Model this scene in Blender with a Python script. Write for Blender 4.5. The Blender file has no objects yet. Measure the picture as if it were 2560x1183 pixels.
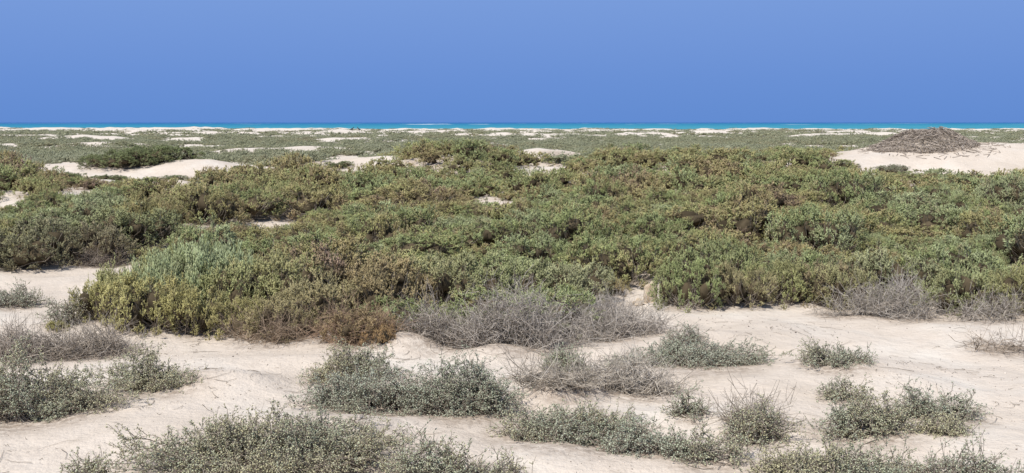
import bpy, bmesh, math, time
import numpy as np
from mathutils import Vector
T0=time.time()
R0=np.random.default_rng(7)
TAU=2*math.pi
CAMZ=1.7; F=2745.0; PITCH=math.atan((591.5-306)/F)
fw=np.array([0,math.cos(PITCH),-math.sin(PITCH)]); upv=np.array([0,math.sin(PITCH),math.cos(PITCH)])
# ---------------------------------------------------------------- noise / terrain
_tab=np.random.default_rng(11).uniform(-1,1,(256,256))
def vn(x,y,s=0):
    x=np.asarray(x,float)+s*17.3; y=np.asarray(y,float)+s*9.1
    xi=np.floor(x).astype(int); yi=np.floor(y).astype(int)
    fx=x-xi; fy=y-yi; fx=fx*fx*fx*(fx*(fx*6-15)+10); fy=fy*fy*fy*(fy*(fy*6-15)+10)
    a=_tab[xi%256,yi%256]; b=_tab[(xi+1)%256,yi%256]; c=_tab[xi%256,(yi+1)%256]; d=_tab[(xi+1)%256,(yi+1)%256]
    return (a*(1-fx)+b*fx)*(1-fy)+(c*(1-fx)+d*fx)*fy
def fbm(x,y,s=0,o=4):
    t=0;a=1;n=0
    for i in range(o):
        t=t+a*vn(x*2**i,y*2**i,s+i*3); n+=a; a*=.5
    return t/n
def sm(a,b,x):
    t=np.clip((np.asarray(x,float)-a)/(b-a),0,1); return t*t*(3-2*t)
HUM=[(-.80,8.15,.24,.22,.13),(-.15,7.95,.30,.22,.08),(.33,6.72,.30,.22,.12),(.05,6.55,.2,.18,.05),(-1.9,6.95,.4,.3,.09),(2.4,7.4,.6,.4,.07),(-3.2,8.9,.8,.5,.06),(1.1,6.2,.35,.25,.05),(-.9,5.9,.4,.25,.05),(1.5,8.4,.5,.3,.07),(-1.4,7.6,.4,.25,.06)]
def H(x,y):
    x=np.asarray(x,float); y=np.asarray(y,float)
    near=1-sm(25,60,y)
    z=near*(fbm(x/1.1,y/1.1,1)*.055+fbm(x/3.1,y/3.1,2,3)*.06+vn(x/.22,y/.22,5)*.006+vn(x/.5,y/.4,6)*.020)
    z=z+sm(9.5,20,y)*(1-sm(27,40,y))*.32
    z=z+fbm(x/4.2,y/4.2,4,3)*.16*sm(10,15,y)*(1-sm(34,60,y))
    z=z+sm(18,24,y)*(1-sm(32,40,y))*(fbm(x/1.6,y/1.4,44,3)*.12)
    far=sm(34,70,y)
    d=fbm(x/9,y/14,8,4)
    z=z+far*(np.clip(d+.02,0,1)*.75+fbm(x/3.5,y/5,9,3)*.16+.02)
    z=z+sm(100,260,y)*(np.clip(fbm(x/10,y/22,10,4)+.05,0,1)*.60-.25+.25*sm(-10,-90,x))-sm(190,300,y)*.22
    for hx,hy,sx,sy,a in HUM:
        z=z+a*np.exp(-(((x-hx)/sx)**2+((y-hy)/sy)**2))
    z=z-sm(310,350,y)*3.6
    return z
for hx,hy,sx,sy,zt in [(-1.3,27.5,1.9,1.8,.85),(4.3,27,3.2,2,.70),(-8.6,19.5,1.6,1.4,.48),(-10.0,30.5,2.4,1.8,.60),
     (-7.2,22.3,2.3,1.0,.50),(-9.6,24.0,2.0,1.4,.52),(-7.2,28.5,2.8,1.3,.58),(.95,31.5,2.6,1.4,.94),(-4.0,31,2.4,1.4,.72),
     (11.2,28.6,4.0,2.4,1.22),(15.5,28.6,2.2,2.4,1.0),(8.0,26.8,1.8,1.5,.82),(-21.3,147,5,5,.58)]:
    HUM.append((hx,hy,sx,sy,zt-float(H(hx,hy))))
def proj(x,y,z):
    dep=y*fw[1]+(z-CAMZ)*fw[2]
    return 1280+F*x/dep, 591.5-F*(y*upv[1]+(z-CAMZ)*upv[2])/dep
def P(u,v):
    d=fw+upv*((591.5-v)/F); d=d+np.array([(u-1280)/F,0,0]); z0=0.
    for i in range(9):
        t=(z0-CAMZ)/d[2]; x,y=d[0]*t,d[1]*t; z0=.5*z0+.5*float(H(x,y))
    return float(x),float(y)
# ---------------------------------------------------------------- mesh tools
def nrm(a): return a/(np.linalg.norm(a,axis=-1,keepdims=True)+1e-9)
class MB:
    def __init__(s): s.V=[];s.T=[];s.A=[];s.M=[];s.n=0
    def add(s,V,T,A,m=0):
        s.V.append(V); s.T.append(T+s.n); s.A.append(A); s.M.append(np.full(len(T),m,np.int32) if np.isscalar(m) else m); s.n+=len(V)
    def arr(s): return np.concatenate(s.V),np.concatenate(s.T),np.concatenate(s.A),np.concatenate(s.M)
def mesh(name,V,T,A=None,M=None,mats=(),smooth=False):
    me=bpy.data.meshes.new(name)
    k=T.shape[1]
    me.vertices.add(len(V)); me.vertices.foreach_set('co',np.ascontiguousarray(V,np.float32).ravel())
    me.loops.add(len(T)*k); me.loops.foreach_set('vertex_index',np.ascontiguousarray(T,np.int32).ravel())
    me.polygons.add(len(T)); me.polygons.foreach_set('loop_start',np.arange(0,len(T)*k,k,dtype=np.int32))
    for m in mats: me.materials.append(m)
    if M is not None: me.polygons.foreach_set('material_index',np.ascontiguousarray(M,np.int32))
    if smooth: me.polygons.foreach_set('use_smooth',np.ones(len(T),bool))
    me.update(calc_edges=True)
    if A is not None:
        at=me.attributes.new('var','FLOAT_COLOR','POINT'); at.data.foreach_set('color',np.ascontiguousarray(A,np.float32).ravel())
    return me
COL=bpy.context.scene.collection
def link(o): COL.objects.link(o); return o
def obj(name,me,loc=(0,0,0),parent=None):
    o=bpy.data.objects.new(name,me); link(o)
    if parent is not None: o.parent=parent
    o.location=loc
    return o
def spindle(B,D,L,W,mid=.5,R=None,hb=None,g0=0.,g1=1.,br=0.5):
    n=len(B); D=nrm(D); L=np.broadcast_to(L,(n,))[:,None]; W=np.broadcast_to(W,(n,))[:,None]
    e1=nrm(np.cross(D,R0.normal(size=(n,3)))); e2=np.cross(D,e1)
    V=np.empty((n,5,3)); V[:,0]=B; V[:,4]=B+D*L
    for k in range(3):
        V[:,1+k]=B+D*L*mid+W*.5*(math.cos(k*TAU/3)*e1+math.sin(k*TAU/3)*e2)
    t=np.array([(0,2,1),(0,3,2),(0,1,3),(4,1,2),(4,2,3),(4,3,1)])
    T=(np.arange(n)[:,None,None]*5+t).reshape(-1,3)
    A=np.empty((n,5,4)); A[...,0]=(R if R is not None else R0.random(n))[:,None]
    A[:,0,1]=g0; A[:,4,1]=g1; A[:,1:4,1]=g0*.35+g1*.65
    A[...,2]=(hb if hb is not None else np.ones(n))[:,None]; A[...,3]=br
    return V.reshape(-1,3),T,A.reshape(-1,4)
def tubes(Pn,r0,r1,R=None,br=.5):
    n,k,_=Pn.shape; ax=nrm(Pn[:,-1]-Pn[:,0]); e1=nrm(np.cross(ax,R0.normal(size=(n,3)))); e2=np.cross(ax,e1)
    rr=(np.linspace(0,1,k)[None,:]*(r1-r0)+r0)*R0.uniform(.7,1.3,(n,1))
    V=np.empty((n,k,3,3))
    for j in range(3):
        V[:,:,j]=Pn+rr[...,None]*(math.cos(j*TAU/3)*e1+math.sin(j*TAU/3)*e2)[:,None]
    t=[]
    for i in range(k-1):
        for j in range(3):
            a=i*3+j; b=i*3+(j+1)%3; t+=[(a,b,b+3),(a,b+3,a+3)]
    T=(np.arange(n)[:,None,None]*(3*k)+np.array(t)).reshape(-1,3)
    A=np.empty((n,k,3,4)); A[...,0]=(R if R is not None else R0.random(n))[:,None,None]; A[...,1]=np.linspace(0,1,k)[None,:,None]; A[...,2]=.5; A[...,3]=br
    return V.reshape(-1,3),T,A.reshape(-1,4)
def ico(sub):
    bm=bmesh.new(); bmesh.ops.create_icosphere(bm,subdivisions=sub,radius=1)
    V=np.array([v.co[:] for v in bm.verts]); T=np.array([[v.index for v in f.verts] for f in bm.faces]); bm.free(); return V,T
ICO={i:ico(i) for i in (1,2,3,4)}
# ---------------------------------------------------------------- materials
def newmat(name):
    m=bpy.data.materials.new(name); m.use_nodes=True; nt=m.node_tree; b=nt.nodes['Principled BSDF']; return m,nt,b
def N(nt,t,**k):
    n=nt.nodes.new(t)
    for a,v in k.items(): setattr(n,a,v)
    return n
def diffuse_out(nt,c):
    d=N(nt,'ShaderNodeBsdfDiffuse'); nt.links.new(c,d.inputs[0])
    o=[x for x in nt.nodes if x.type=='OUTPUT_MATERIAL'][0]; nt.links.new(d.outputs[0],o.inputs[0]); nt.nodes.remove(nt.nodes['Principled BSDF'])
def mixc(nt,fac,a,b,blend='MIX'):
    n=N(nt,'ShaderNodeMix',data_type='RGBA',blend_type=blend)
    for s,v in ((0,fac),(6,a),(7,b)):
        if hasattr(v,'is_linked'): nt.links.new(v,n.inputs[s])
        elif s==0: n.inputs[0].default_value=v
        else: n.inputs[s].default_value=(*v,1)
    return n.outputs[2]
def mth(nt,op,a,b=0.,clamp=False):
    n=N(nt,'ShaderNodeMath',operation=op,use_clamp=clamp)
    for s,v in enumerate((a,b)):
        if hasattr(v,'is_linked'): nt.links.new(v,n.inputs[s])
        else: n.inputs[s].default_value=v
    return n.outputs[0]
def ramp(nt,fac,stops):
    n=N(nt,'ShaderNodeValToRGB'); e=n.color_ramp.elements
    while len(e)<len(stops): e.new(.5)
    for i,(p,c) in enumerate(stops): e[i].position=p; e[i].color=(*c,1)
    nt.links.new(fac,n.inputs[0]); return n.outputs[0]
def noise(nt,scale,detail=3,rough=.55,vec=None):
    n=N(nt,'ShaderNodeTexNoise'); n.inputs['Scale'].default_value=scale; n.inputs['Detail'].default_value=detail; n.inputs['Roughness'].default_value=rough
    if vec is not None: nt.links.new(vec,n.inputs['Vector'])
    return n.outputs['Fac']
def pos(nt): return N(nt,'ShaderNodeNewGeometry').outputs['Position']
def var(nt):
    a=N(nt,'ShaderNodeAttribute',attribute_name='var'); s=N(nt,'ShaderNodeSeparateColor'); nt.links.new(a.outputs['Color'],s.inputs[0]); return s.outputs[0],s.outputs[1],s.outputs[2],a.outputs['Alpha']
def foliage_mat(name,stops,brown,ns=.45,spec=.2,lo=.5,hi=1.4,dryk=.6,lowk=.6,base=.66,ark=.26,diff=False):
    m,nt,b=newmat(name); p=pos(nt); r,g,h,a=var(nt); oi=N(nt,'ShaderNodeObjectInfo')
    f=mth(nt,'ADD',noise(nt,ns,2,.6,p),mth(nt,'MULTIPLY',mth(nt,'SUBTRACT',oi.outputs['Random'],.5),.30))
    f=mth(nt,'ADD',f,mth(nt,'MULTIPLY',mth(nt,'SUBTRACT',a,.5),ark))
    n2=noise(nt,4.0,2,.6,p)
    f=mth(nt,'ADD',f,mth(nt,'MULTIPLY',mth(nt,'SUBTRACT',n2,.5),-.4))
    c=ramp(nt,f,stops)
    c=mixc(nt,oi.outputs['Alpha'],oi.outputs['Color'],c)
    dry=mth(nt,'MULTIPLY',ramp(nt,mth(nt,'ADD',n2,mth(nt,'MULTIPLY',mth(nt,'SUBTRACT',r,.5),.22)),[(.52,(0,0,0)),(.66,(1,1,1))]),mth(nt,'MULTIPLY',mth(nt,'ADD',mth(nt,'MULTIPLY',oi.outputs['Alpha'],.6),.4),dryk))
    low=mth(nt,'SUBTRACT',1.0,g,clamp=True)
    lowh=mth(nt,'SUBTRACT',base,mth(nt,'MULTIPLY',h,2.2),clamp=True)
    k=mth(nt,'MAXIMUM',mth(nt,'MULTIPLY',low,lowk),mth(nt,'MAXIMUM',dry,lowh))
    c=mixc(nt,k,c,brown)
    br=mth(nt,'ADD',mth(nt,'MULTIPLY',r,hi-lo),lo)
    cc=N(nt,'ShaderNodeCombineColor'); 
    for i in range(3): nt.links.new(br,cc.inputs[i])
    c=mixc(nt,1.0,c,cc.outputs[0],'MULTIPLY')
    if diff: diffuse_out(nt,c)
    else: nt.links.new(c,b.inputs['Base Color']); b.inputs['Roughness'].default_value=.65; b.inputs['Specular IOR Level'].default_value=spec
    return m
M_BELT=foliage_mat('saltbush_foliage',[(.18,(.34,.25,.19)),(.32,(.45,.38,.185)),(.45,(.47,.455,.20)),(.58,(.33,.40,.165)),(.74,(.44,.50,.27))],(.29,.205,.145),dryk=.62)
M_FAR=foliage_mat('distant_scrub_foliage',[(.3,(.35,.325,.21)),(.5,(.325,.345,.215)),(.7,(.36,.38,.26))],(.27,.245,.175),ns=.08,lo=.65,hi=1.3,dryk=.5,diff=True)  # palette greyed down: distance haze painted into the scrub colour
M_FG=foliage_mat('succulent_leaf',[(.3,(.55,.52,.32)),(.45,(.47,.495,.345)),(.6,(.42,.465,.34)),(.75,(.50,.53,.41))],(.37,.33,.26),ns=1.5,lo=.7,hi=1.25,dryk=.35,spec=.08)
def wood_mat(name,c0,c1,useobj=False):
    m,nt,b=newmat(name); r,g,h,a=var(nt)
    c=ramp(nt,r,[(.1,c0),(.95,c1)])
    if useobj:
        oi=N(nt,'ShaderNodeObjectInfo'); c=mixc(nt,1.0,c,oi.outputs['Color'],'MULTIPLY')
    diffuse_out(nt,c)
    return m
M_WOOD=wood_mat('woody_twig',(.16,.13,.10),(.46,.40,.33))
M_DEAD=wood_mat('bleached_dead_twig',(.26,.235,.205),(.74,.69,.62),True)
M_CORE=wood_mat('painted_shade_core',(.05,.04,.026),(.12,.095,.06))  # shade in the bush gaps, painted as a very dark brown on filler lumps
M_STICK=wood_mat('weathered_stick',(.21,.175,.145),(.60,.52,.44))
# ---------------------------------------------------------------- plant builders
def curve(B,C,E,k,jit):
    t=np.linspace(0,1,k)[None,:,None]; p=(1-t)**2*B[:,None]+2*t*(1-t)*C[:,None]+t*t*E[:,None]
    j=R0.normal(0,1,p.shape)*jit; j[:,0]=0; return p+j
def belt_bush(seed,r,h,n,L,w,nf,twigs=320,core=2,lumps=16,coremul=.58,tuft=7,skirt=.28,feather=0):
    g=np.random.default_rng(seed)
    th=g.uniform(0,TAU,lumps); rh=np.sqrt(g.uniform(0,1,lumps))*.82
    pr=g.uniform(.15,.37,lumps)
    c=np.stack([r*rh*np.cos(th),r*rh*np.sin(th),h*(.08+.62*np.sqrt(np.maximum(0,1-rh**2))*g.uniform(.45,1.22,lumps))],1)
    lr=pr*r
    c=np.concatenate([c,[[0,0,h*.30]]]); lr=np.append(lr,.40*r)
    sc=np.array([1,1,min(1,h/r*1.05)])
    nt_=max(4,n//tuft)
    k=g.integers(0,len(c),nt_*4); d=nrm(g.normal(size=(nt_*4,3))); d[:,2]=np.abs(d[:,2])*np.where(g.random(nt_*4)<.75,1,-1)
    p=c[k]+d*lr[k][:,None]*sc*(g.uniform(.84,1.10,(nt_*4,1))+np.where(g.random((nt_*4,1))<.12,g.uniform(0,.35,(nt_*4,1)),0))
    ok=p[:,2]>.015
    for i in range(len(c)):
        q=np.linalg.norm((p-c[i])/sc,axis=1); ok&=~((q<lr[i]*.80)&(k!=i))
    p=p[ok][:nt_]; d=d[ok][:nt_]
    ns=int(nt_*skirt)
    if ns:
        ts_=g.uniform(0,TAU,ns); zz=g.uniform(.02,.62,ns)**1.2; rr=r*(.98-.28*zz)*(1+.14*vn(np.cos(ts_)*3+seed,np.sin(ts_)*3))*g.uniform(.84,1.08,ns)
        ps=np.stack([rr*np.cos(ts_),rr*np.sin(ts_),zz*h],1); ds=np.stack([np.cos(ts_),np.sin(ts_),0*ts_+.2],1)
        p=np.concatenate([p,ps]); d=np.concatenate([d,ds])
    nt_=len(p)
    tR=g.random(nt_)*.6+.15; tD=nrm(d*(.2 if feather else .55)+np.array([0,0,.85])+g.normal(0,.12 if feather else .22,(nt_,3))); ts=g.uniform(.65,1.4,nt_)
    sel=np.repeat(np.arange(nt_),tuft); n=len(sel)
    off=g.normal(0,1,(n,3)); D=nrm(tD[sel]+off*(.2 if feather else .42))
    p=p[sel]+off*L*(.22 if feather else .28)*ts[sel][:,None]; p[:,2]=np.maximum(p[:,2],.01)
    fol=MB(); wd=MB(); br=g.random()
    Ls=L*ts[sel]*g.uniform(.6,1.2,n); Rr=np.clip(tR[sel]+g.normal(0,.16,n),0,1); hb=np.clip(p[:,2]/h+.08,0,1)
    fol.add(*spindle(p-D*Ls[:,None]*.35,D,Ls*1.15,w*1.1,.5,Rr,hb,.0,1.,br))
    for f in range(nf):
        t=g.uniform(.0,.95 if feather else .85,n)[:,None]; dd=nrm(D+g.normal(0,.3 if feather else .5,(n,3)))
        fol.add(*spindle(p+D*Ls[:,None]*t*.9-D*Ls[:,None]*.2,dd,Ls*g.uniform(.3,.5,n) if feather else Ls*g.uniform(.35,.65,n),w*g.uniform(.8,1.25,n),.6,np.clip(Rr+g.normal(0,.10,n),0,1),hb,.2,1.,br))
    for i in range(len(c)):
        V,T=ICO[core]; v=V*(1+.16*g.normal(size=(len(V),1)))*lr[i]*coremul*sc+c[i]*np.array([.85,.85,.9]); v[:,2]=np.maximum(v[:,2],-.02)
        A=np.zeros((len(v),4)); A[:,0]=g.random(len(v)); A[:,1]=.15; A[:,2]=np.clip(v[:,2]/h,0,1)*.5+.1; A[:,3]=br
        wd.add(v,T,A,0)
    if twigs:
        B=np.stack([g.normal(0,.28*r,twigs),g.normal(0,.28*r,twigs),np.zeros(twigs)],1)
        idx=g.integers(0,n,twigs); E=p[idx].copy(); E[:,:2]*=g.uniform(.9,1.08,(twigs,1)); C=(B+E)/2; C[:,:2]=E[:,:2]*.8; C[:,2]*=.5
        wd.add(*tubes(curve(B,C,E,5,.015),.004,.0018),1)
    return fol,wd
def twig_shrub(seed,a,b,h,leafy=1.,dens=1.,leaf=.0125,side=7,slen=(.05,.11),thin=1.,spread=.55,curl=.014,up=.05):
    g=np.random.default_rng(seed); area=math.pi*a*b
    n=int((300*area+45)*dens)
    th=g.uniform(0,TAU,n); rho=g.uniform(0,1,n)**.5
    out=1+.36*vn(np.cos(th)*2.2+seed,np.sin(th)*2.2)+.17*g.normal(size=n)
    hz=h*np.sqrt(np.maximum(.03,1-rho**2))*(.80+.60*vn(np.cos(th)*rho*a*5+seed*3.1,np.sin(th)*rho*b*5))*g.uniform(.45,1.15,n)
    E=np.stack([a*rho*np.cos(th)*out,b*rho*np.sin(th)*out,np.maximum(hz,.02)],1)
    r2=np.sqrt(g.random(n))*spread; t2=th+g.normal(0,.5,n)
    B=np.stack([a*r2*np.cos(t2),b*r2*np.sin(t2),np.full(n,-.01)],1)
    C=B*.35+E*.65; C[:,2]=E[:,2]*g.uniform(.3,.9,n)
    Pm=curve(B,C,E,7,curl)
    wd=MB(); fol=MB()
    wd.add(*tubes(Pm,.0036*thin,.0014*thin))
    S=[];Dd=[]
    for s in range(side):
        i=g.integers(2,6,n); f=g.random(n)[:,None]; st=Pm[np.arange(n),i]*(1-f)+Pm[np.arange(n),i+1]*f
        tg=nrm(Pm[np.arange(n),i+1]-Pm[np.arange(n),i]); S.append(st); Dd.append(nrm(tg*.7+g.normal(0,.65,(n,3))+np.array([0,0,up])))
    S.append(Pm[:,-1]); Dd.append(nrm(Pm[:,-1]-Pm[:,-2]+g.normal(0,.01,(n,3))))
    S=np.concatenate(S); Dd=np.concatenate(Dd); m=len(S); ln=g.uniform(*slen,m)[:,None]
    mid=S+Dd*ln*.5+g.normal(0,1,(m,3))*ln*.12; d2=nrm(Dd+g.normal(0,.4,(m,3))); E2=mid+d2*ln*.5
    E2[:,2]=np.maximum(E2[:,2],.008); mid[:,2]=np.maximum(mid[:,2],.006)
    wd.add(*tubes(np.stack([S,mid,E2],1),.0016*thin,.0009*thin))
    D3=nrm(d2+g.normal(0,.6,(m,3))); E3=mid+D3*ln*.55; wd.add(*tubes(np.stack([mid,(mid+E3)/2+g.normal(0,.004,(m,3)),E3],1),.0013*thin,.0008*thin))
    if leafy>0:
        for q in range(int(10*leafy+.5)):
            keep=g.random(m)<.90
            use3=g.random(m)<.45; tt=g.uniform(.05,1.05,m)[:,None]
            pp=np.where(use3[:,None],mid+(E3-mid)*tt,np.where(tt<.5,S+(mid-S)*tt*2,mid+(E2-mid)*(tt*2-1)))
            pp=pp+g.normal(0,.0035,(m,3)); pp=pp[keep]
            pp[:,2]=np.maximum(pp[:,2],.004)
            d=nrm(Dd[keep]*.3+g.normal(0,.8,(len(pp),3))+np.array([0,0,.25])); L=leaf*g.uniform(.6,1.35,len(pp))
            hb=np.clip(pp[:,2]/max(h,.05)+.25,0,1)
            fol.add(*spindle(pp,d,L,L*g.uniform(.45,.70,len(pp)),.6,None,hb,.55,1.,g.random()))
    return fol,wd
ALLB=[]
def tag(o,label,cat,group=None):
    o['label']=label; o['category']=cat
    if group: o['group']=group
def place_two(name,fol,wd,x,y,label,cat,group,fm,wm,r=.4,wcol=None):
    e=bpy.data.objects.new(name,None); link(e); e.empty_display_size=.2; e.location=(x,y,float(H(x,y)))
    tag(e,label,cat,group)
    if fol.n:
        V,T,A,M=fol.arr(); obj('foliage',mesh('foliage',V,T,A,None,[fm]),parent=e)
    V,T,A,M=wd.arr(); o=obj('branches',mesh('branches',V,T,A,M,wm),parent=e)
    if wcol: o.color=(*wcol,1)
    ALLB.append((x,y,r)); return e
# ---------------------------------------------------------------- foreground cushion shrubs (u0,u1,vtop,vbase)
FG=[
 (290,1070,1050,1215,1.0,1.15,"wide dense grey-green succulent shrub with yellowish tips"),
 (930,1210,1120,1235,.9,.75,"low grey-green shrub trailing off a bigger cushion"),
 (-190,300,900,1065,1.,1.25,"large rounded grey-green shrub with bare grey stems at its base"),
 (215,515,880,985,1.0,.9,"spreading grey-green shrub with antler-like leafy shoots"),
 (740,1010,880,965,1.,.85,"small leafy shrub on the crest of a sand bump"),
 (715,1110,938,1040,1.0,.95,"low flat grey-green succulent shrub on pale sand"),
 (980,1325,918,1045,1.0,1.2,"dense rounded grey-green shrub beside dry twigs"),
 (1550,1935,866,922,1.,.9,"long low grey-green shrub mat on flat sand"),
 (1660,1775,825,872,.5,.4,"sparse wispy sprig of grey-green shrub"),
 (1360,1480,873,930,.9,.8,"small upright yellowish-green succulent shrub"),
 (1990,2205,845,922,.9,.65,"open grey-green shrub with dead twigs at one side"),
 (2225,2490,940,1058,.9,.62,"open grey-green shrub with arching shoots"),
 (2040,2330,1012,1102,1.0,.8,"low rounded grey-green shrub on pale sand"),
 (1190,1660,1052,1112,.9,.85,"long straggling grey-green shrub lying on sand"),
 (1520,1700,1072,1140,.9,.65,"low grey-green shoots joining two bigger shrubs"),
 (1640,1880,1080,1160,.8,.65,"straggling grey-green shrub with thin yellowish sprigs"),
 (1820,1990,1015,1112,.6,.85,"twiggy half-bare grey-green shrub on sand"),
 (1850,2340,1100,1240,1.0,1.1,"broad dense grey-green shrub with silvery leaves"),
 (2290,2620,1155,1250,.6,.8,"greyish sparse-leaved shrub on pale sand"),
 (1080,1330,1155,1225,.6,.5,"sparse low shrub with scattered leaves on sand"),
 (-60,95,712,772,.6,.7,"small half-dry shrub on a sandy clearing"),
 (95,205,755,818,.4,.6,"small open twiggy shrub on a sandy clearing"),
 (1690,1785,1010,1058,.7,.35,"tiny upright leafy sprig in sand"),
 (2340,2440,1052,1092,.9,.5,"small leafy seedling shrub in sand"),
 (2075,2160,985,1008,.7,.4,"tiny low leafy sprig in sand"),
 (140,240,1172,1215,.7,.4,"tiny low leafy sprig in sand"),
]
sd=40
for (u0,u1,vt,vb,lf,dn,lab) in FG:
    sd+=1; uc=(u0+u1)/2
    x0,y0=P(uc,vb); a=(u1-u0)/2*y0/F
    b=min(max(a*.5,.10),.36); y=y0+b*.95; x=(uc-1280)/F*y; a=(u1-u0)/2*y/F*.94
    z=float(H(x,y)); h=CAMZ-(vt-306)*y/F - z; h=float(np.clip(h*.88,.07,.45))
    fol,wd=twig_shrub(sd,a,b,h,lf,dn)
    place_two('succulent_shrub',fol,wd,x,y,lab,'shrub','low succulent shrubs scattered on the sand',M_FG,[M_WOOD],r=max(a,b)*1.1)
DEAD=[
 (-60,170,845,905,.8,(.82,.77,.72),0,"half-dead grey-brown twiggy shrub"),
 (120,320,850,895,.7,(.82,.77,.72),0,"half-dead grey-brown twiggy shrub"),
 (1290,1520,935,985,.5,(.95,.91,.85),0,"leafless low grey twig shrub"),
 (1470,1705,915,992,.6,(1.05,1.02,.97),.1,"leafless pale grey shrub of fine curved twigs"),
 (1830,1960,1025,1080,.4,(.85,.80,.74),0,"bare twig tangle among leafy shoots"),
 (2440,2600,868,885,.15,(.8,.72,.64),-.2,"dry fallen branch lying on sand"),
 (960,1240,775,866,.6,(.78,.74,.71),0,"tangled leafless grey dead shrub at a thicket edge"),
 (1140,1430,745,868,.8,(.92,.89,.87),.1,"tangled leafless grey dead shrub"),
 (1330,1670,765,855,.65,(.97,.94,.92),.05,"tangled leafless grey dead shrub with arching twigs"),
 (1450,1585,725,800,.3,(.9,.87,.84),.3,"leafless grey dead shrub against green saltbush"),
 (560,800,805,858,.5,(.70,.58,.47),0,"dried brown tangled dead shrub"),
 (800,1000,785,864,.7,(.72,.55,.43),0,"dried rusty-brown tangled shrub"),
 (2050,2220,740,792,.3,(.85,.82,.79),.2,"grey leafless shrub at a thicket edge"),
 (2140,2370,710,800,.4,(.93,.91,.89),.4,"grey leafless shrub of upright stems"),
 (2390,2570,755,806,.3,(.86,.83,.80),.2,"grey dry twigs along a bush base"),
 (180,300,635,668,.8,(.66,.6,.56),0,"dry grey twig heap at the foot of a saltbush"),
]
for (u0,u1,vt,vb,dn,c,up,lab) in DEAD:
    sd+=1; uc=(u0+u1)/2; x0,y0=P(uc,vb); a=(u1-u0)/2*y0/F; b=min(max(a*.6,.12),.40)
    y=y0+b*.9; x=(uc-1280)/F*y; a=(u1-u0)/2*y/F
    z=float(H(x,y)); h=float(np.clip((CAMZ-(vt-306)*y/F-z),.05,.6))
    fol,wd=twig_shrub(sd,a,b,h,0,dn*1.3,side=8,slen=(.08,.24),thin=1.05,curl=.030,spread=.85,up=up)
    place_two('dead_shrub',fol,wd,x,y,lab,'dead shrub','dry leafless shrubs on the sand',M_FG,[M_DEAD],r=max(a,b)*1.1,wcol=c)
print('T fg',time.time()-T0)
# ---------------------------------------------------------------- saltbush belt
def edge(u):
    return np.interp(u,[-600,0,250,380,400,420,640,1000,1400,1560,1600,1680,1960,2150,2560,3200],
                       [690,682,668,668,700,835,848,860,862,835,770,778,768,785,798,800])
PATCH=[(330,430,170,13),(200,412,90,6),(585,390,75,11),(500,410,60,5),(905,390,36,8),(955,367,46,4),(1380,368,105,8),(1370,413,34,6),(615,551,125,10),(1225,497,24,6),(15,500,48,8),(190,481,20,5),
       (2410,392,330,34),(2120,362,60,9),(1612,730,34,30),(1580,790,30,25)]
def cleararr(x,y,z,r,h):
    u,vb=proj(x,y,z); _,vt=proj(x,y,z+h); ru=r*F/y; rv=(vb-vt)/2; vm=(vb+vt)/2
    ok=np.ones(np.shape(x),bool); jt=vn(x*1.3,y*.9,77)*.34
    for (cu,cv,pu,pv) in PATCH:
        ok&=~((((u-cu)/(ru*.95+pu))**2+((vm-cv)/(rv+pv))**2)<.90+jt)
    return ok
lib=[]
for i in range(10):
    if i<8: fol,wd=belt_bush(500+i,.6,.52,1100,.066,.0102,5)
    else: fol,wd=belt_bush(500+i,.6,.50,1150,.125,.0085,8,feather=1)
    V,T,A,M=fol.arr(); V2,T2,A2,M2=wd.arr()
    mf=mesh('foliage',V,T,A,None,[M_BELT]); mw=mesh('branches',V2,T2,A2,M2,[M_CORE,M_WOOD])  # branches mesh holds real twigs plus the dark painted-shade lumps
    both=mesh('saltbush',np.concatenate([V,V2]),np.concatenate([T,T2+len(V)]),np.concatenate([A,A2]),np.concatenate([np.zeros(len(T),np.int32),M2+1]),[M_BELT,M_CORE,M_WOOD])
    lib.append((mf,mw,both))
bushes=[]
def man(uc,vb,w,hh,col=None,lab=None):
    x,y=P(uc,vb); r=w/2*y/F; y+=r*.8; x=(uc-1280)/F*y; r=w/2*y/F
    if col: col=tuple(min(1,c*1.98) for c in col)
    bushes.append((x,y,r,hh,col,lab))
YEL=(.275,.25,.10); LIM=(.25,.29,.16); BRN=(.18,.145,.09); GRN=(.175,.215,.09); OLV=(.215,.21,.095); GRY=(.20,.19,.135)
man(250,812,170,.34,YEL,"yellow-green saltbush with ochre lower stems"); man(370,838,230,.42,YEL,"yellow and ochre saltbush at the edge of bare sand"); man(470,845,190,.42,(.26,.25,.10),"yellow-green saltbush at the edge of bare sand")
man(330,775,200,.40,(.255,.265,.12),"pale feathery upright green bush"); man(430,790,220,.52,LIM,"tall pale lime-green feathery bush"); man(520,780,230,.56,(.25,.295,.17),"tall pale green feathery upright bush"); man(600,800,240,.50,(.24,.255,.115))
man(590,848,170,.32,(.24,.22,.095),"drying olive saltbush beside bare sand"); man(700,850,190,.32,(.235,.195,.10),"dried olive-brown saltbush beside bare sand"); man(900,862,190,.28,(.22,.155,.09),"dried rust-brown saltbush beside bare sand"); man(940,868,90,.16,(.25,.155,.08))
man(800,830,240,.44,(.23,.195,.105)); man(700,790,250,.52,(.245,.245,.115)); man(960,815,250,.50,(.22,.175,.095)); man(1100,790,250,.50,(.225,.23,.12)); man(1260,780,260,.48,(.215,.235,.115)); man(1420,770,240,.42,(.23,.25,.14))
man(1725,780,180,.45,GRN,"bright green bushy saltbush at the edge of bare sand"); man(1695,765,80,.28,(.20,.25,.115)); man(1850,774,180,.38,(.20,.175,.09)); man(1790,745,240,.56,GRN); man(1950,768,190,.42,(.195,.21,.09)); man(2060,770,170,.40,BRN)
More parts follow.
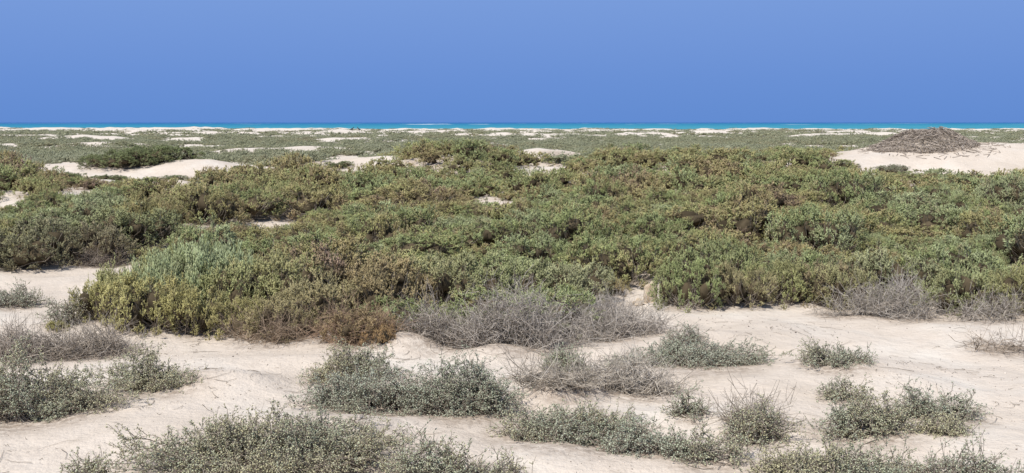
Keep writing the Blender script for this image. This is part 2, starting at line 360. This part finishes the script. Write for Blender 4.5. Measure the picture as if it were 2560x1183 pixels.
man(2120,778,180,.40,(.20,.20,.10)); man(2250,765,230,.45,(.21,.22,.125)); man(2400,790,220,.42,(.20,.215,.105)); man(2500,795,160,.36,(.21,.205,.10)); man(2600,800,220,.44,OLV); man(2690,800,240,.45,OLV)
man(60,680,260,.50,(.14,.14,.08),"dark green and purplish saltbush above a sandy clearing"); man(230,668,200,.45,(.16,.145,.09)); man(-120,690,300,.52,OLV); man(330,640,260,.5,(.16,.175,.085)); man(130,830,60,.1,YEL)
g=np.random.default_rng(99)
X=[b[0] for b in bushes];Y=[b[1] for b in bushes];RR=[b[2] for b in bushes]
def throw(n,ymin,ymax,rf,hf,dens):
    y=np.sqrt(g.uniform(ymin**2,ymax**2,n)); x=g.uniform(-1,1,n)*(.50*y+1.6); r=rf(y,n); h=hf(r,n); z=H(x,y); zf=H(x,y-r*.8)
    cap=np.where((np.abs(x+1.3)<2.2)&(y>24),1.31,np.where(y>22,1.12,9)); h=np.minimum(h,cap-z)
    ok=cleararr(x,y,z,r,h)&(h>.12)
    for dx in (-.8,0,.8):
        u,v=proj(x+dx*r,y-r*.8,zf); ok&=~(v>edge(u)-4)
    u,v=proj(x,y,z); ok&=~((y>27)&(u<1000))
    for i in np.where(ok)[0]:
        if len(X) and np.any((np.array(X)-x[i])**2+(np.array(Y)-y[i])**2<(dens*(np.array(RR)+r[i]))**2): continue
        X.append(x[i]);Y.append(y[i]);RR.append(r[i]);bushes.append((float(x[i]),float(y[i]),float(r[i]),float(h[i]),None,None))
throw(9000,8.6,33,lambda y,n:g.uniform(.34,.72,n)*(1+.018*(y-9)),lambda r,n:g.uniform(.48,1.12,n)*np.minimum(r,.60),.63)
throw(6000,9,33,lambda y,n:g.uniform(.22,.34,n)*(1+.01*(y-9)),lambda r,n:g.uniform(.4,1.2,n)*r,.66)
for (u,y,r,h,dk) in [(265,28.6,.7,.36,1),(320,28.8,1.0,.50,1),(385,29,.9,.50,1),(440,29.3,.65,.36,1),(2215,25.6,.32,.20,0),(2240,25.9,.28,.18,0),(2430,24.0,.45,.20,0),(2390,24.3,.3,.14,0),(2120,26.2,.3,.12,0),(2290,25.2,.2,.1,0),(2480,32,.8,.38,1),(2540,32,.9,.45,1),(2610,31.5,.8,.42,1),(505,21.6,.35,.16,0),(540,21.9,.28,.14,0),(455,23.2,.4,.15,1),(165,23.4,.4,.18,1),(230,22.0,.25,.1,0),(300,23.6,.3,.12,0),(360,24.3,.5,.16,1),(270,24.6,.4,.14,1),(420,22.4,.45,.13,1),(610,28.0,.3,.12,1),(850,29.5,.4,.16,1)]:
    bushes.append(((u-1280)/F*y,y,r,h,(.21,.265,.115) if dk else (.36,.38,.26),None))
bushes.sort(key=lambda b:b[1]-(100 if b[4] is not None else 0))
print('BUSHES',len(bushes),time.time()-T0)
LIBL=[]
for i in range(6):
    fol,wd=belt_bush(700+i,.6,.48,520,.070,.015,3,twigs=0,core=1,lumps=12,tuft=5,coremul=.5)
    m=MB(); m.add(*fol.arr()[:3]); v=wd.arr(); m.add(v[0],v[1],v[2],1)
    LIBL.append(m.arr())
stuff=MB()
for i,(x,y,r,h,col,lab) in enumerate(bushes):
    z=float(H(x,y))-.03; k=int(g.integers(0,8)); s=r/.6; sz=h/.50; rot=g.uniform(0,TAU)
    ALLB.append((x,y,r))
    if lab and 'feathery' in lab: k=8+i%2
    if lab is None:
        lab="dense green-brown saltbush growing in a thicket over sand" if y<16 else "saltbush mound in a continuous low thicket"
        if y>20 and col: lab="small green shrub on a pale sand patch"
        if y<24 and col is None and g.random()<.06: k=8+i%2
    if i<298:
        if y<12.5:
            e=bpy.data.objects.new('saltbush_shrub',None); link(e); e.empty_display_size=.2
            f=obj('foliage',lib[k][0],parent=e); w=obj('branches',lib[k][1],parent=e)
            if col: f.color=(*col,.18)
        else:
            e=obj('saltbush_shrub',lib[k][2])
            if col: e.color=(*col,.03)
        e.location=(x,y,z); e.rotation_euler=(0,0,rot); e.scale=(s,s,sz)
        tag(e,lab,'shrub','saltbush thicket covering the low dune')
    else:
        V,T,A,M=LIBL[k%6]; c,sn=math.cos(rot),math.sin(rot)
        W=np.stack([(V[:,0]*c-V[:,1]*sn)*s+x,(V[:,0]*sn+V[:,1]*c)*s+y,V[:,2]*sz+z],1)
        A=A.copy(); A[:,3]=g.random(); stuff.add(W,T,A,M)
if stuff.n:
    V,T,A,M=stuff.arr(); o=obj('saltbush_thicket',mesh('saltbush_thicket',V,T,A,M,[M_BELT,M_CORE])); o['kind']='stuff'; tag(o,'more saltbush thicket on the low dune','shrubs')
# ---------------------------------------------------------------- far scrub
def far_lib(seed,n,L,w,lumps,r=.6,h=.4):
    fol,wd=belt_bush(seed,r,h,n,L,w,1,twigs=0,core=1,lumps=lumps,tuft=3,coremul=.66)
    m=MB(); m.add(*fol.arr()[:3]); v=wd.arr(); A=v[2].copy(); A[:,0]*=.5; A[:,1]=.6; A[:,2]=np.clip(A[:,2]*2,0,1); m.add(v[0],v[1],A,0); return m.arr()
LA=[far_lib(800+i,130,.11,.028,7) for i in range(6)]
LB=[far_lib(820+i,33,.15,.055,4) for i in range(6)]
far=MB()
for (y0,y1,n,ra,rb,L) in [(29,60,3000,.35,.8,LA),(60,110,3600,.5,1.1,LA),(110,312,9500,.8,1.9,LB)]:
    y=np.sqrt(g.uniform(y0**2,y1**2,n)); x=g.uniform(-1,1,n)*(.52*y+2)
    vv=np.maximum(fbm(x/9,y/14,8,4),np.where(y>110,fbm(x/10,y/22,10,4),-1))+g.normal(0,.08,n)
    r=g.uniform(ra,rb,n); h=g.uniform(.20,.40,n)*np.where(y>200,.6,1); z=H(x,y)
    ok=(vv<.30-.06*(x<-20))&(fbm(x/3,y/6,21,3)<.38)&(cleararr(x,y,z,r,h)|(y>45))&~(((x-11.2)/4.4)**2+((y-28.6)/3.2)**2<1)
    rot=g.uniform(0,TAU,n); ar=g.random(n); kk=g.integers(0,6,n)
    for i in np.where(ok)[0]:
        V,T,A,M=L[kk[i]]; c,sn=math.cos(rot[i]),math.sin(rot[i]); s=r[i]/.6
        W=np.stack([(V[:,0]*c-V[:,1]*sn)*s+x[i],(V[:,0]*sn+V[:,1]*c)*s+y[i],V[:,2]*(h[i]/.4)+z[i]-.04],1); A=A.copy(); A[:,3]=ar[i]
        far.add(W,T,A,0)
        if y[i]<120: ALLB.append((float(x[i]),float(y[i]),float(r[i]*.8)))
V,T,A,M=far.arr(); o=obj('distant_scrub',mesh('distant_scrub',V,T,A,None,[M_FAR])); o['kind']='stuff'; tag(o,'grey-green low scrub covering the coastal plain','scrub')
print('T far',time.time()-T0,len(T))
# ---------------------------------------------------------------- ground
ys=np.concatenate([np.linspace(-80,2,24)[:-1],np.geomspace(2,60,470),np.geomspace(60,430,330)[1:]])
s=np.linspace(-1,1,521)
YY,SS=np.meshgrid(ys,s,indexing='ij'); XX=(5+.70*np.maximum(YY,0))*SS+230*SS**11
ZZ=H(XX,YY)
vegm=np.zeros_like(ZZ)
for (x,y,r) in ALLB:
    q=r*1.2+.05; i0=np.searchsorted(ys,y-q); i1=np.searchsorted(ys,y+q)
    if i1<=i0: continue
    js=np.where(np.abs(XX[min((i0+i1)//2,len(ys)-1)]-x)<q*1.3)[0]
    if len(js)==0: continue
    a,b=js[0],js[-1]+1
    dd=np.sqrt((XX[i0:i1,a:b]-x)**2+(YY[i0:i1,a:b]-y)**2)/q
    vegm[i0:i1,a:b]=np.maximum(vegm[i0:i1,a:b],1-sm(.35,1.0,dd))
nr,nc=ZZ.shape
idx=np.arange(nr*nc).reshape(nr,nc)
Q=np.stack([idx[:-1,:-1],idx[:-1,1:],idx[1:,1:],idx[1:,:-1]],-1).reshape(-1,4)
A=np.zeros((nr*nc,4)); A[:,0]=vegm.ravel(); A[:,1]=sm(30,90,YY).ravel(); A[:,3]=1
m,nt,b=newmat('sand'); p=pos(nt); r,gch,h_,a_=var(nt)
n1=noise(nt,.9,3,.6,p); n2=noise(nt,55,2,.7,p); n3=noise(nt,7,4,.65,p)
c=ramp(nt,n1,[(.30,(.60,.515,.425)),(.5,(.66,.575,.485)),(.7,(.70,.64,.56))])
c=mixc(nt,mth(nt,'MULTIPLY',ramp(nt,n3,[(.50,(0,0,0)),(.72,(1,1,1))]),.4),c,(.51,.435,.355))
c=mixc(nt,ramp(nt,n2,[(.64,(0,0,0)),(.72,(.6,.6,.6))]),c,(.31,.255,.20))
c=mixc(nt,ramp(nt,noise(nt,160,1,.6,p),[(.3,(.35,.35,.35)),(.45,(0,0,0))]),c,(.72,.67,.60))
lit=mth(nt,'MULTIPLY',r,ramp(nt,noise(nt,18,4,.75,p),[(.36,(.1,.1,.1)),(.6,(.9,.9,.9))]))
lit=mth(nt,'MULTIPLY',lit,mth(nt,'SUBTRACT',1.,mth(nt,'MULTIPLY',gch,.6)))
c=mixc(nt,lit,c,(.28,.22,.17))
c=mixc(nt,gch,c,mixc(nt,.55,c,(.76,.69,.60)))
nt.links.new(c,b.inputs['Base Color']); b.inputs['Roughness'].default_value=.95; b.inputs['Specular IOR Level'].default_value=.1
bp=N(nt,'ShaderNodeBump'); bp.inputs['Strength'].default_value=.7; bp.inputs['Distance'].default_value=.024
hh=mth(nt,'ADD',mth(nt,'MULTIPLY',n3,1.5),mth(nt,'ADD',mth(nt,'MULTIPLY',noise(nt,26,3,.7,p),.5),mth(nt,'MULTIPLY',n2,.2)))
nt.links.new(hh,bp.inputs['Height']); nt.links.new(bp.outputs[0],b.inputs['Normal'])
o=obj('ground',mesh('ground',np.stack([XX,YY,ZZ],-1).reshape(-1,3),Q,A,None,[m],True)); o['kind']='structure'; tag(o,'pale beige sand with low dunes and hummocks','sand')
# ---------------------------------------------------------------- sea
m,nt,b=newmat('sea_water'); p=pos(nt); sp=N(nt,'ShaderNodeSeparateXYZ'); nt.links.new(p,sp.inputs[0])
mp=N(nt,'ShaderNodeMapping'); mp.inputs['Scale'].default_value=(.0012,.004,1); nt.links.new(p,mp.inputs[0])
nz=noise(nt,1.0,4,.6,mp.outputs[0])
ysh=mth(nt,'SUBTRACT',sp.outputs[1],mth(nt,'MULTIPLY',sp.outputs[0],.55))
inv=mth(nt,'DIVIDE',600.,mth(nt,'MAXIMUM',ysh,100.)); inv=mth(nt,'ADD',inv,mth(nt,'MULTIPLY',mth(nt,'SUBTRACT',nz,.5),.18))
c=ramp(nt,inv,[(.06,(.045,.145,.38)),(.15,(.028,.14,.335)),(.27,(.024,.185,.345)),(.5,(.032,.235,.36)),(.85,(.05,.285,.375))])
mp2=N(nt,'ShaderNodeMapping'); mp2.inputs['Scale'].default_value=(.016,.0020,1); nt.links.new(p,mp2.inputs[0])
foam=mth(nt,'MULTIPLY',ramp(nt,noise(nt,1,3,.6,mp2.outputs[0]),[(.62,(0,0,0)),(.66,(1,1,1))]),ramp(nt,mth(nt,'DIVIDE',sp.outputs[1],6000.),[(.22,(0,0,0)),(.28,(1,1,1)),(.5,(1,1,1)),(.6,(0,0,0))]))
c=mixc(nt,mth(nt,'MULTIPLY',foam,.7),c,(.75,.8,.85))
nt.links.new(c,b.inputs['Base Color']); b.inputs['Roughness'].default_value=.6; b.inputs['Specular IOR Level'].default_value=.08
bm=bmesh.new(); bmesh.ops.create_grid(bm,x_segments=40,y_segments=40,size=1); me=bpy.data.meshes.new('sea'); bm.to_mesh(me); bm.free(); me.materials.append(m)
for v in me.vertices: v.co=(v.co.x*60000,30250+v.co.y*29950,-1.6)
o=obj('sea',me); o['kind']='structure'; tag(o,'turquoise lagoon turning deep blue at the horizon','sea')
# ---------------------------------------------------------------- nest of sticks on the mound
nx,ny=(2305-1280)/F*28.2,28.2; nz0=float(H(nx,ny)); g2=np.random.default_rng(5)
NH=.31
n=3400; th=g2.uniform(0,TAU,n); rh=g2.random(n)**.55*1.06
def nh(rh,th=0): return NH*np.exp(-(rh/.76)**3.6)*(1+.10*np.sin(3*th+1)+.10*np.sin(7*th)*np.minimum(rh*2,1))
cx=1.28*rh*np.cos(th); cy=.95*rh*np.sin(th); cz=nh(rh,th)*g2.uniform(.82,1.08,n)
dz=H(nx+cx,ny+cy)-nz0
az=g2.uniform(0,TAU,n); ln=g2.uniform(.06,.24,n)
slope=-(.5*np.minimum(rh,.8))*np.cos(az-th)*.8*(rh<.95)
D=nrm(np.stack([np.cos(az),np.sin(az),slope+g2.normal(0,.22,n)],1))
Cc=np.stack([cx,cy,cz+dz+.02],1)
Pn=np.stack([Cc-D*ln[:,None]/2,Cc+g2.normal(0,.015,(n,3)),Cc+D*ln[:,None]/2],1)
nm=MB(); v=tubes(Pn,.008,.004); nm.add(*v,0)
V,T=ICO[3]; V=V.copy(); V=V*np.array([1.0,.8,1]); tt=np.arctan2(V[:,1],V[:,0]); rr=np.hypot(V[:,0]/1.28,V[:,1]/.95); V[:,2]=np.where(V[:,2]>0,nh(rr,tt)*.86,-.1)+(H(nx+V[:,0],ny+V[:,1])-nz0)
A=np.zeros((len(V),4)); A[:,0]=g2.random(len(V)); nm.add(V,T,A,1)
V,T,A,M=nm.arr(); o=obj('bird_nest',mesh('bird_nest',V,T,A,M,[M_STICK,M_WOOD]),(nx,ny,nz0)); tag(o,'broad ground nest heaped from weathered sticks on a sand mound','nest')
n=260; th=g2.uniform(0,TAU,n); rh=g2.uniform(.9,1.7,n); cx=nx+1.15*rh*np.cos(th)+.25; cy=ny+.9*rh*np.sin(th); az=g2.uniform(0,TAU,n); ln=g2.uniform(.08,.3,n)
D=np.stack([np.cos(az),np.sin(az),0*az],1); pts=[]
for t in (-.5,0,.5):
    q=np.stack([cx,cy,0*cx],1)+D*(ln*t)[:,None]; q[:,2]=H(q[:,0],q[:,1])+.015; pts.append(q)
v=tubes(np.stack(pts,1),.008,.005)
o=obj('fallen_sticks',mesh('fallen_sticks',v[0],v[1],v[2],None,[M_STICK])); o['kind']='stuff'; tag(o,'loose weathered sticks strewn around the nest','sticks')
# ---------------------------------------------------------------- litter + pebbles
n=2600; y=np.sqrt(g2.uniform(4.6**2,9.3**2,n)); x=g2.uniform(-.5,.5,n)*y
keep=(fbm(x/.8,y/.5,31,3)+g2.normal(0,.12,n))>.08
x=x[keep];y=y[keep];n=len(x); az=g2.uniform(0,TAU,n); ln=g2.uniform(.015,.04,n)+g2.random(n)**5*.24; bend=g2.normal(0,.7,n)
pts=[];cx=x.copy();cy=y.copy()
for t in range(5):
    z=H(cx,cy)+.003+np.abs(g2.normal(0,.004,n)); pts.append(np.stack([cx,cy,z],1)); cx=cx+np.cos(az)*ln/4; cy=cy+np.sin(az)*ln/4; az=az+bend*.35+g2.normal(0,.2,n)
v=tubes(np.stack(pts,1),.0018,.0008)
o=obj('dry_twig_litter',mesh('dry_twig_litter',v[0],v[1],v[2],None,[M_WOOD])); o['kind']='stuff'; tag(o,'dry twigs and plant litter strewn over the sand','litter')
n=7000; y=np.sqrt(g2.uniform(4.6**2,10.5**2,n)); x=g2.uniform(-.5,.5,n)*y; keep=(fbm(x/.6,y/.5,37,3)+g2.normal(0,.15,n))>.03; x=x[keep];y=y[keep];n=len(x)
D=nrm(np.stack([g2.normal(size=n),g2.normal(size=n),.15*g2.normal(size=n)],1)); L=g2.uniform(.004,.010,n)+g2.random(n)**8*.014
v=spindle(np.stack([x,y,H(x,y)+.001],1),D,L,L*.8)
m,nt,b=newmat('pebble'); r,_,_,_=var(nt); nt.links.new(ramp(nt,r,[(0,(.12,.09,.07)),(.4,(.30,.24,.19)),(.7,(.6,.52,.45)),(1,(.78,.74,.68))]),b.inputs['Base Color']); b.inputs['Roughness'].default_value=.8
o=obj('pebbles',mesh('pebbles',v[0],v[1],v[2],None,[m])); o['kind']='stuff'; tag(o,'small pebbles, shell bits and crumbs on the sand','pebbles')
# ---------------------------------------------------------------- rocks
m,nt,b=newmat('coral_rock'); p=N(nt,'ShaderNodeTexCoord').outputs['Object']
c=ramp(nt,noise(nt,9,5,.7,p),[(.3,(.36,.27,.18)),(.5,(.58,.48,.36)),(.7,(.68,.6,.48))]); nt.links.new(c,b.inputs['Base Color']); b.inputs['Roughness'].default_value=.95
bp=N(nt,'ShaderNodeBump'); bp.inputs['Strength'].default_value=.8; bp.inputs['Distance'].default_value=.02; nt.links.new(noise(nt,30,5,.7,p),bp.inputs['Height']); nt.links.new(bp.outputs[0],b.inputs['Normal'])
from mathutils import noise as mn
def rock(u,v,w,h,lab,seed):
    x,y=P(u,v)
    V,T=ICO[4]; out=[]
    for q in V:
        f=1+.38*mn.noise(Vector(q*1.3)+Vector((seed,0,0)))+.16*mn.noise(Vector(q*3.5)+Vector((0,seed,0)))+.06*mn.noise(Vector(q*9))
        out.append(q*f)
    out=np.array(out)*np.array([w/2,w*.42,h*.56]); out[:,2]+=h*.42; out[:,0]+=out[:,2]*.18
    o=obj('rock',mesh('rock',out,T,None,None,[m],True),(x,y,float(H(x,y)))); tag(o,lab,'rock')
rock(1622,756,.13,.21,"upright pitted tan coral rock between bushes and sand",3.1)
rock(1594,764,.09,.07,"small pitted tan stone beside an upright rock",7.7)
# ---------------------------------------------------------------- two dark birds on a far dune
m,nt,b=newmat('dark_feathers'); nt.links.new(ramp(nt,noise(nt,12,3,.6,N(nt,'ShaderNodeTexCoord').outputs['Object']),[(.4,(.02,.02,.025)),(.65,(.07,.06,.06))]),b.inputs['Base Color'])
MB_=m
def bird(x,y,rot,lean):
    V=[(-.38,0,.26),(-.18,0,.36),(0,0,.42),(.14,0,.50),(.20,0,.62+lean),(.27,0,.70+lean),(.36,0,.685+lean),(-.02,.06,.26),(.0,.06,.12),(.0,.07,.01),(.10,.07,.005),(-.02,-.06,.26),(.0,-.06,.12),(.0,-.07,.01),(.10,-.07,.005)]
    E=[(0,1),(1,2),(2,3),(3,4),(4,5),(5,6),(2,7),(7,8),(8,9),(9,10),(2,11),(11,12),(12,13),(13,14)]
    rad=[.035,.11,.145,.10,.05,.06,.012,.045,.018,.015,.01,.045,.018,.015,.01]
    me=bpy.data.meshes.new('seabird'); me.from_pydata(V,E,[]); o=bpy.data.objects.new('seabird',me); link(o)
    o.modifiers.new('Skin','SKIN')
    for i,rr in enumerate(rad): me.skin_vertices[0].data[i].radius=(rr*.85,rr)
    me.skin_vertices[0].data[2].use_root=True
    sb=o.modifiers.new('Sub','SUBSURF'); sb.levels=1; sb.render_levels=1
    me.materials.append(MB_); o.location=(x,y,float(H(x,y))-.01); o.scale=(.8,.8,.8); o.rotation_euler=(0,0,rot); tag(o,'dark seabird standing on a far sand dune','bird','seabirds on a dune')
by=144.
bird((882-1280)/F*by,by,math.radians(20),0); bird((898-1280)/F*by,by+.4,math.radians(170),.05)
# ---------------------------------------------------------------- light, sky, camera
sc=bpy.context.scene
el=math.radians(54); azs=math.radians(217)
sv=Vector((math.sin(azs)*math.cos(el),math.cos(azs)*math.cos(el),math.sin(el)))
ld=bpy.data.lights.new('sun','SUN'); ld.energy=4.5; ld.angle=math.radians(.53); ld.color=(1,.955,.89); lo=bpy.data.objects.new('sun',ld); link(lo); lo.rotation_euler=sv.to_track_quat('Z','Y').to_euler(); lo.location=(0,0,30)
w=bpy.data.worlds.new('World'); sc.world=w; w.use_nodes=True; nt=w.node_tree; nt.nodes.clear()
sky=N(nt,'ShaderNodeTexSky'); sky.sky_type='NISHITA'; sky.sun_disc=False; sky.sun_elevation=el; sky.sun_rotation=azs; sky.air_density=1.0; sky.dust_density=.6
b1=N(nt,'ShaderNodeBackground'); b1.inputs[1].default_value=.11; nt.links.new(sky.outputs[0],b1.inputs[0])
tc=N(nt,'ShaderNodeTexCoord'); sp=N(nt,'ShaderNodeSeparateXYZ'); nt.links.new(tc.outputs['Generated'],sp.inputs[0])
c=ramp(nt,sp.outputs[2],[(0,(.124,.262,.640)),(.035,(.142,.280,.662)),(.07,(.166,.305,.685)),(.115,(.195,.337,.71))])
b2=N(nt,'ShaderNodeBackground'); nt.links.new(c,b2.inputs[0])
f=ramp(nt,sp.outputs[2],[(.12,(0,0,0)),(.45,(1,1,1))]); mx=N(nt,'ShaderNodeMixShader'); nt.links.new(f,mx.inputs[0]); nt.links.new(b2.outputs[0],mx.inputs[1]); nt.links.new(b1.outputs[0],mx.inputs[2])
ow=N(nt,'ShaderNodeOutputWorld'); nt.links.new(mx.outputs[0],ow.inputs[0])
cd=bpy.data.cameras.new('camera'); cd.sensor_width=36; cd.lens=18/math.tan(math.radians(25)); cd.clip_end=100000; cd.clip_start=.05
co=bpy.data.objects.new('camera',cd); link(co); co.location=(0,0,CAMZ); co.rotation_euler=(math.pi/2-PITCH,0,0); sc.camera=co
sc.view_settings.view_transform='Standard'; sc.view_settings.look='None'; sc.view_settings.exposure=0
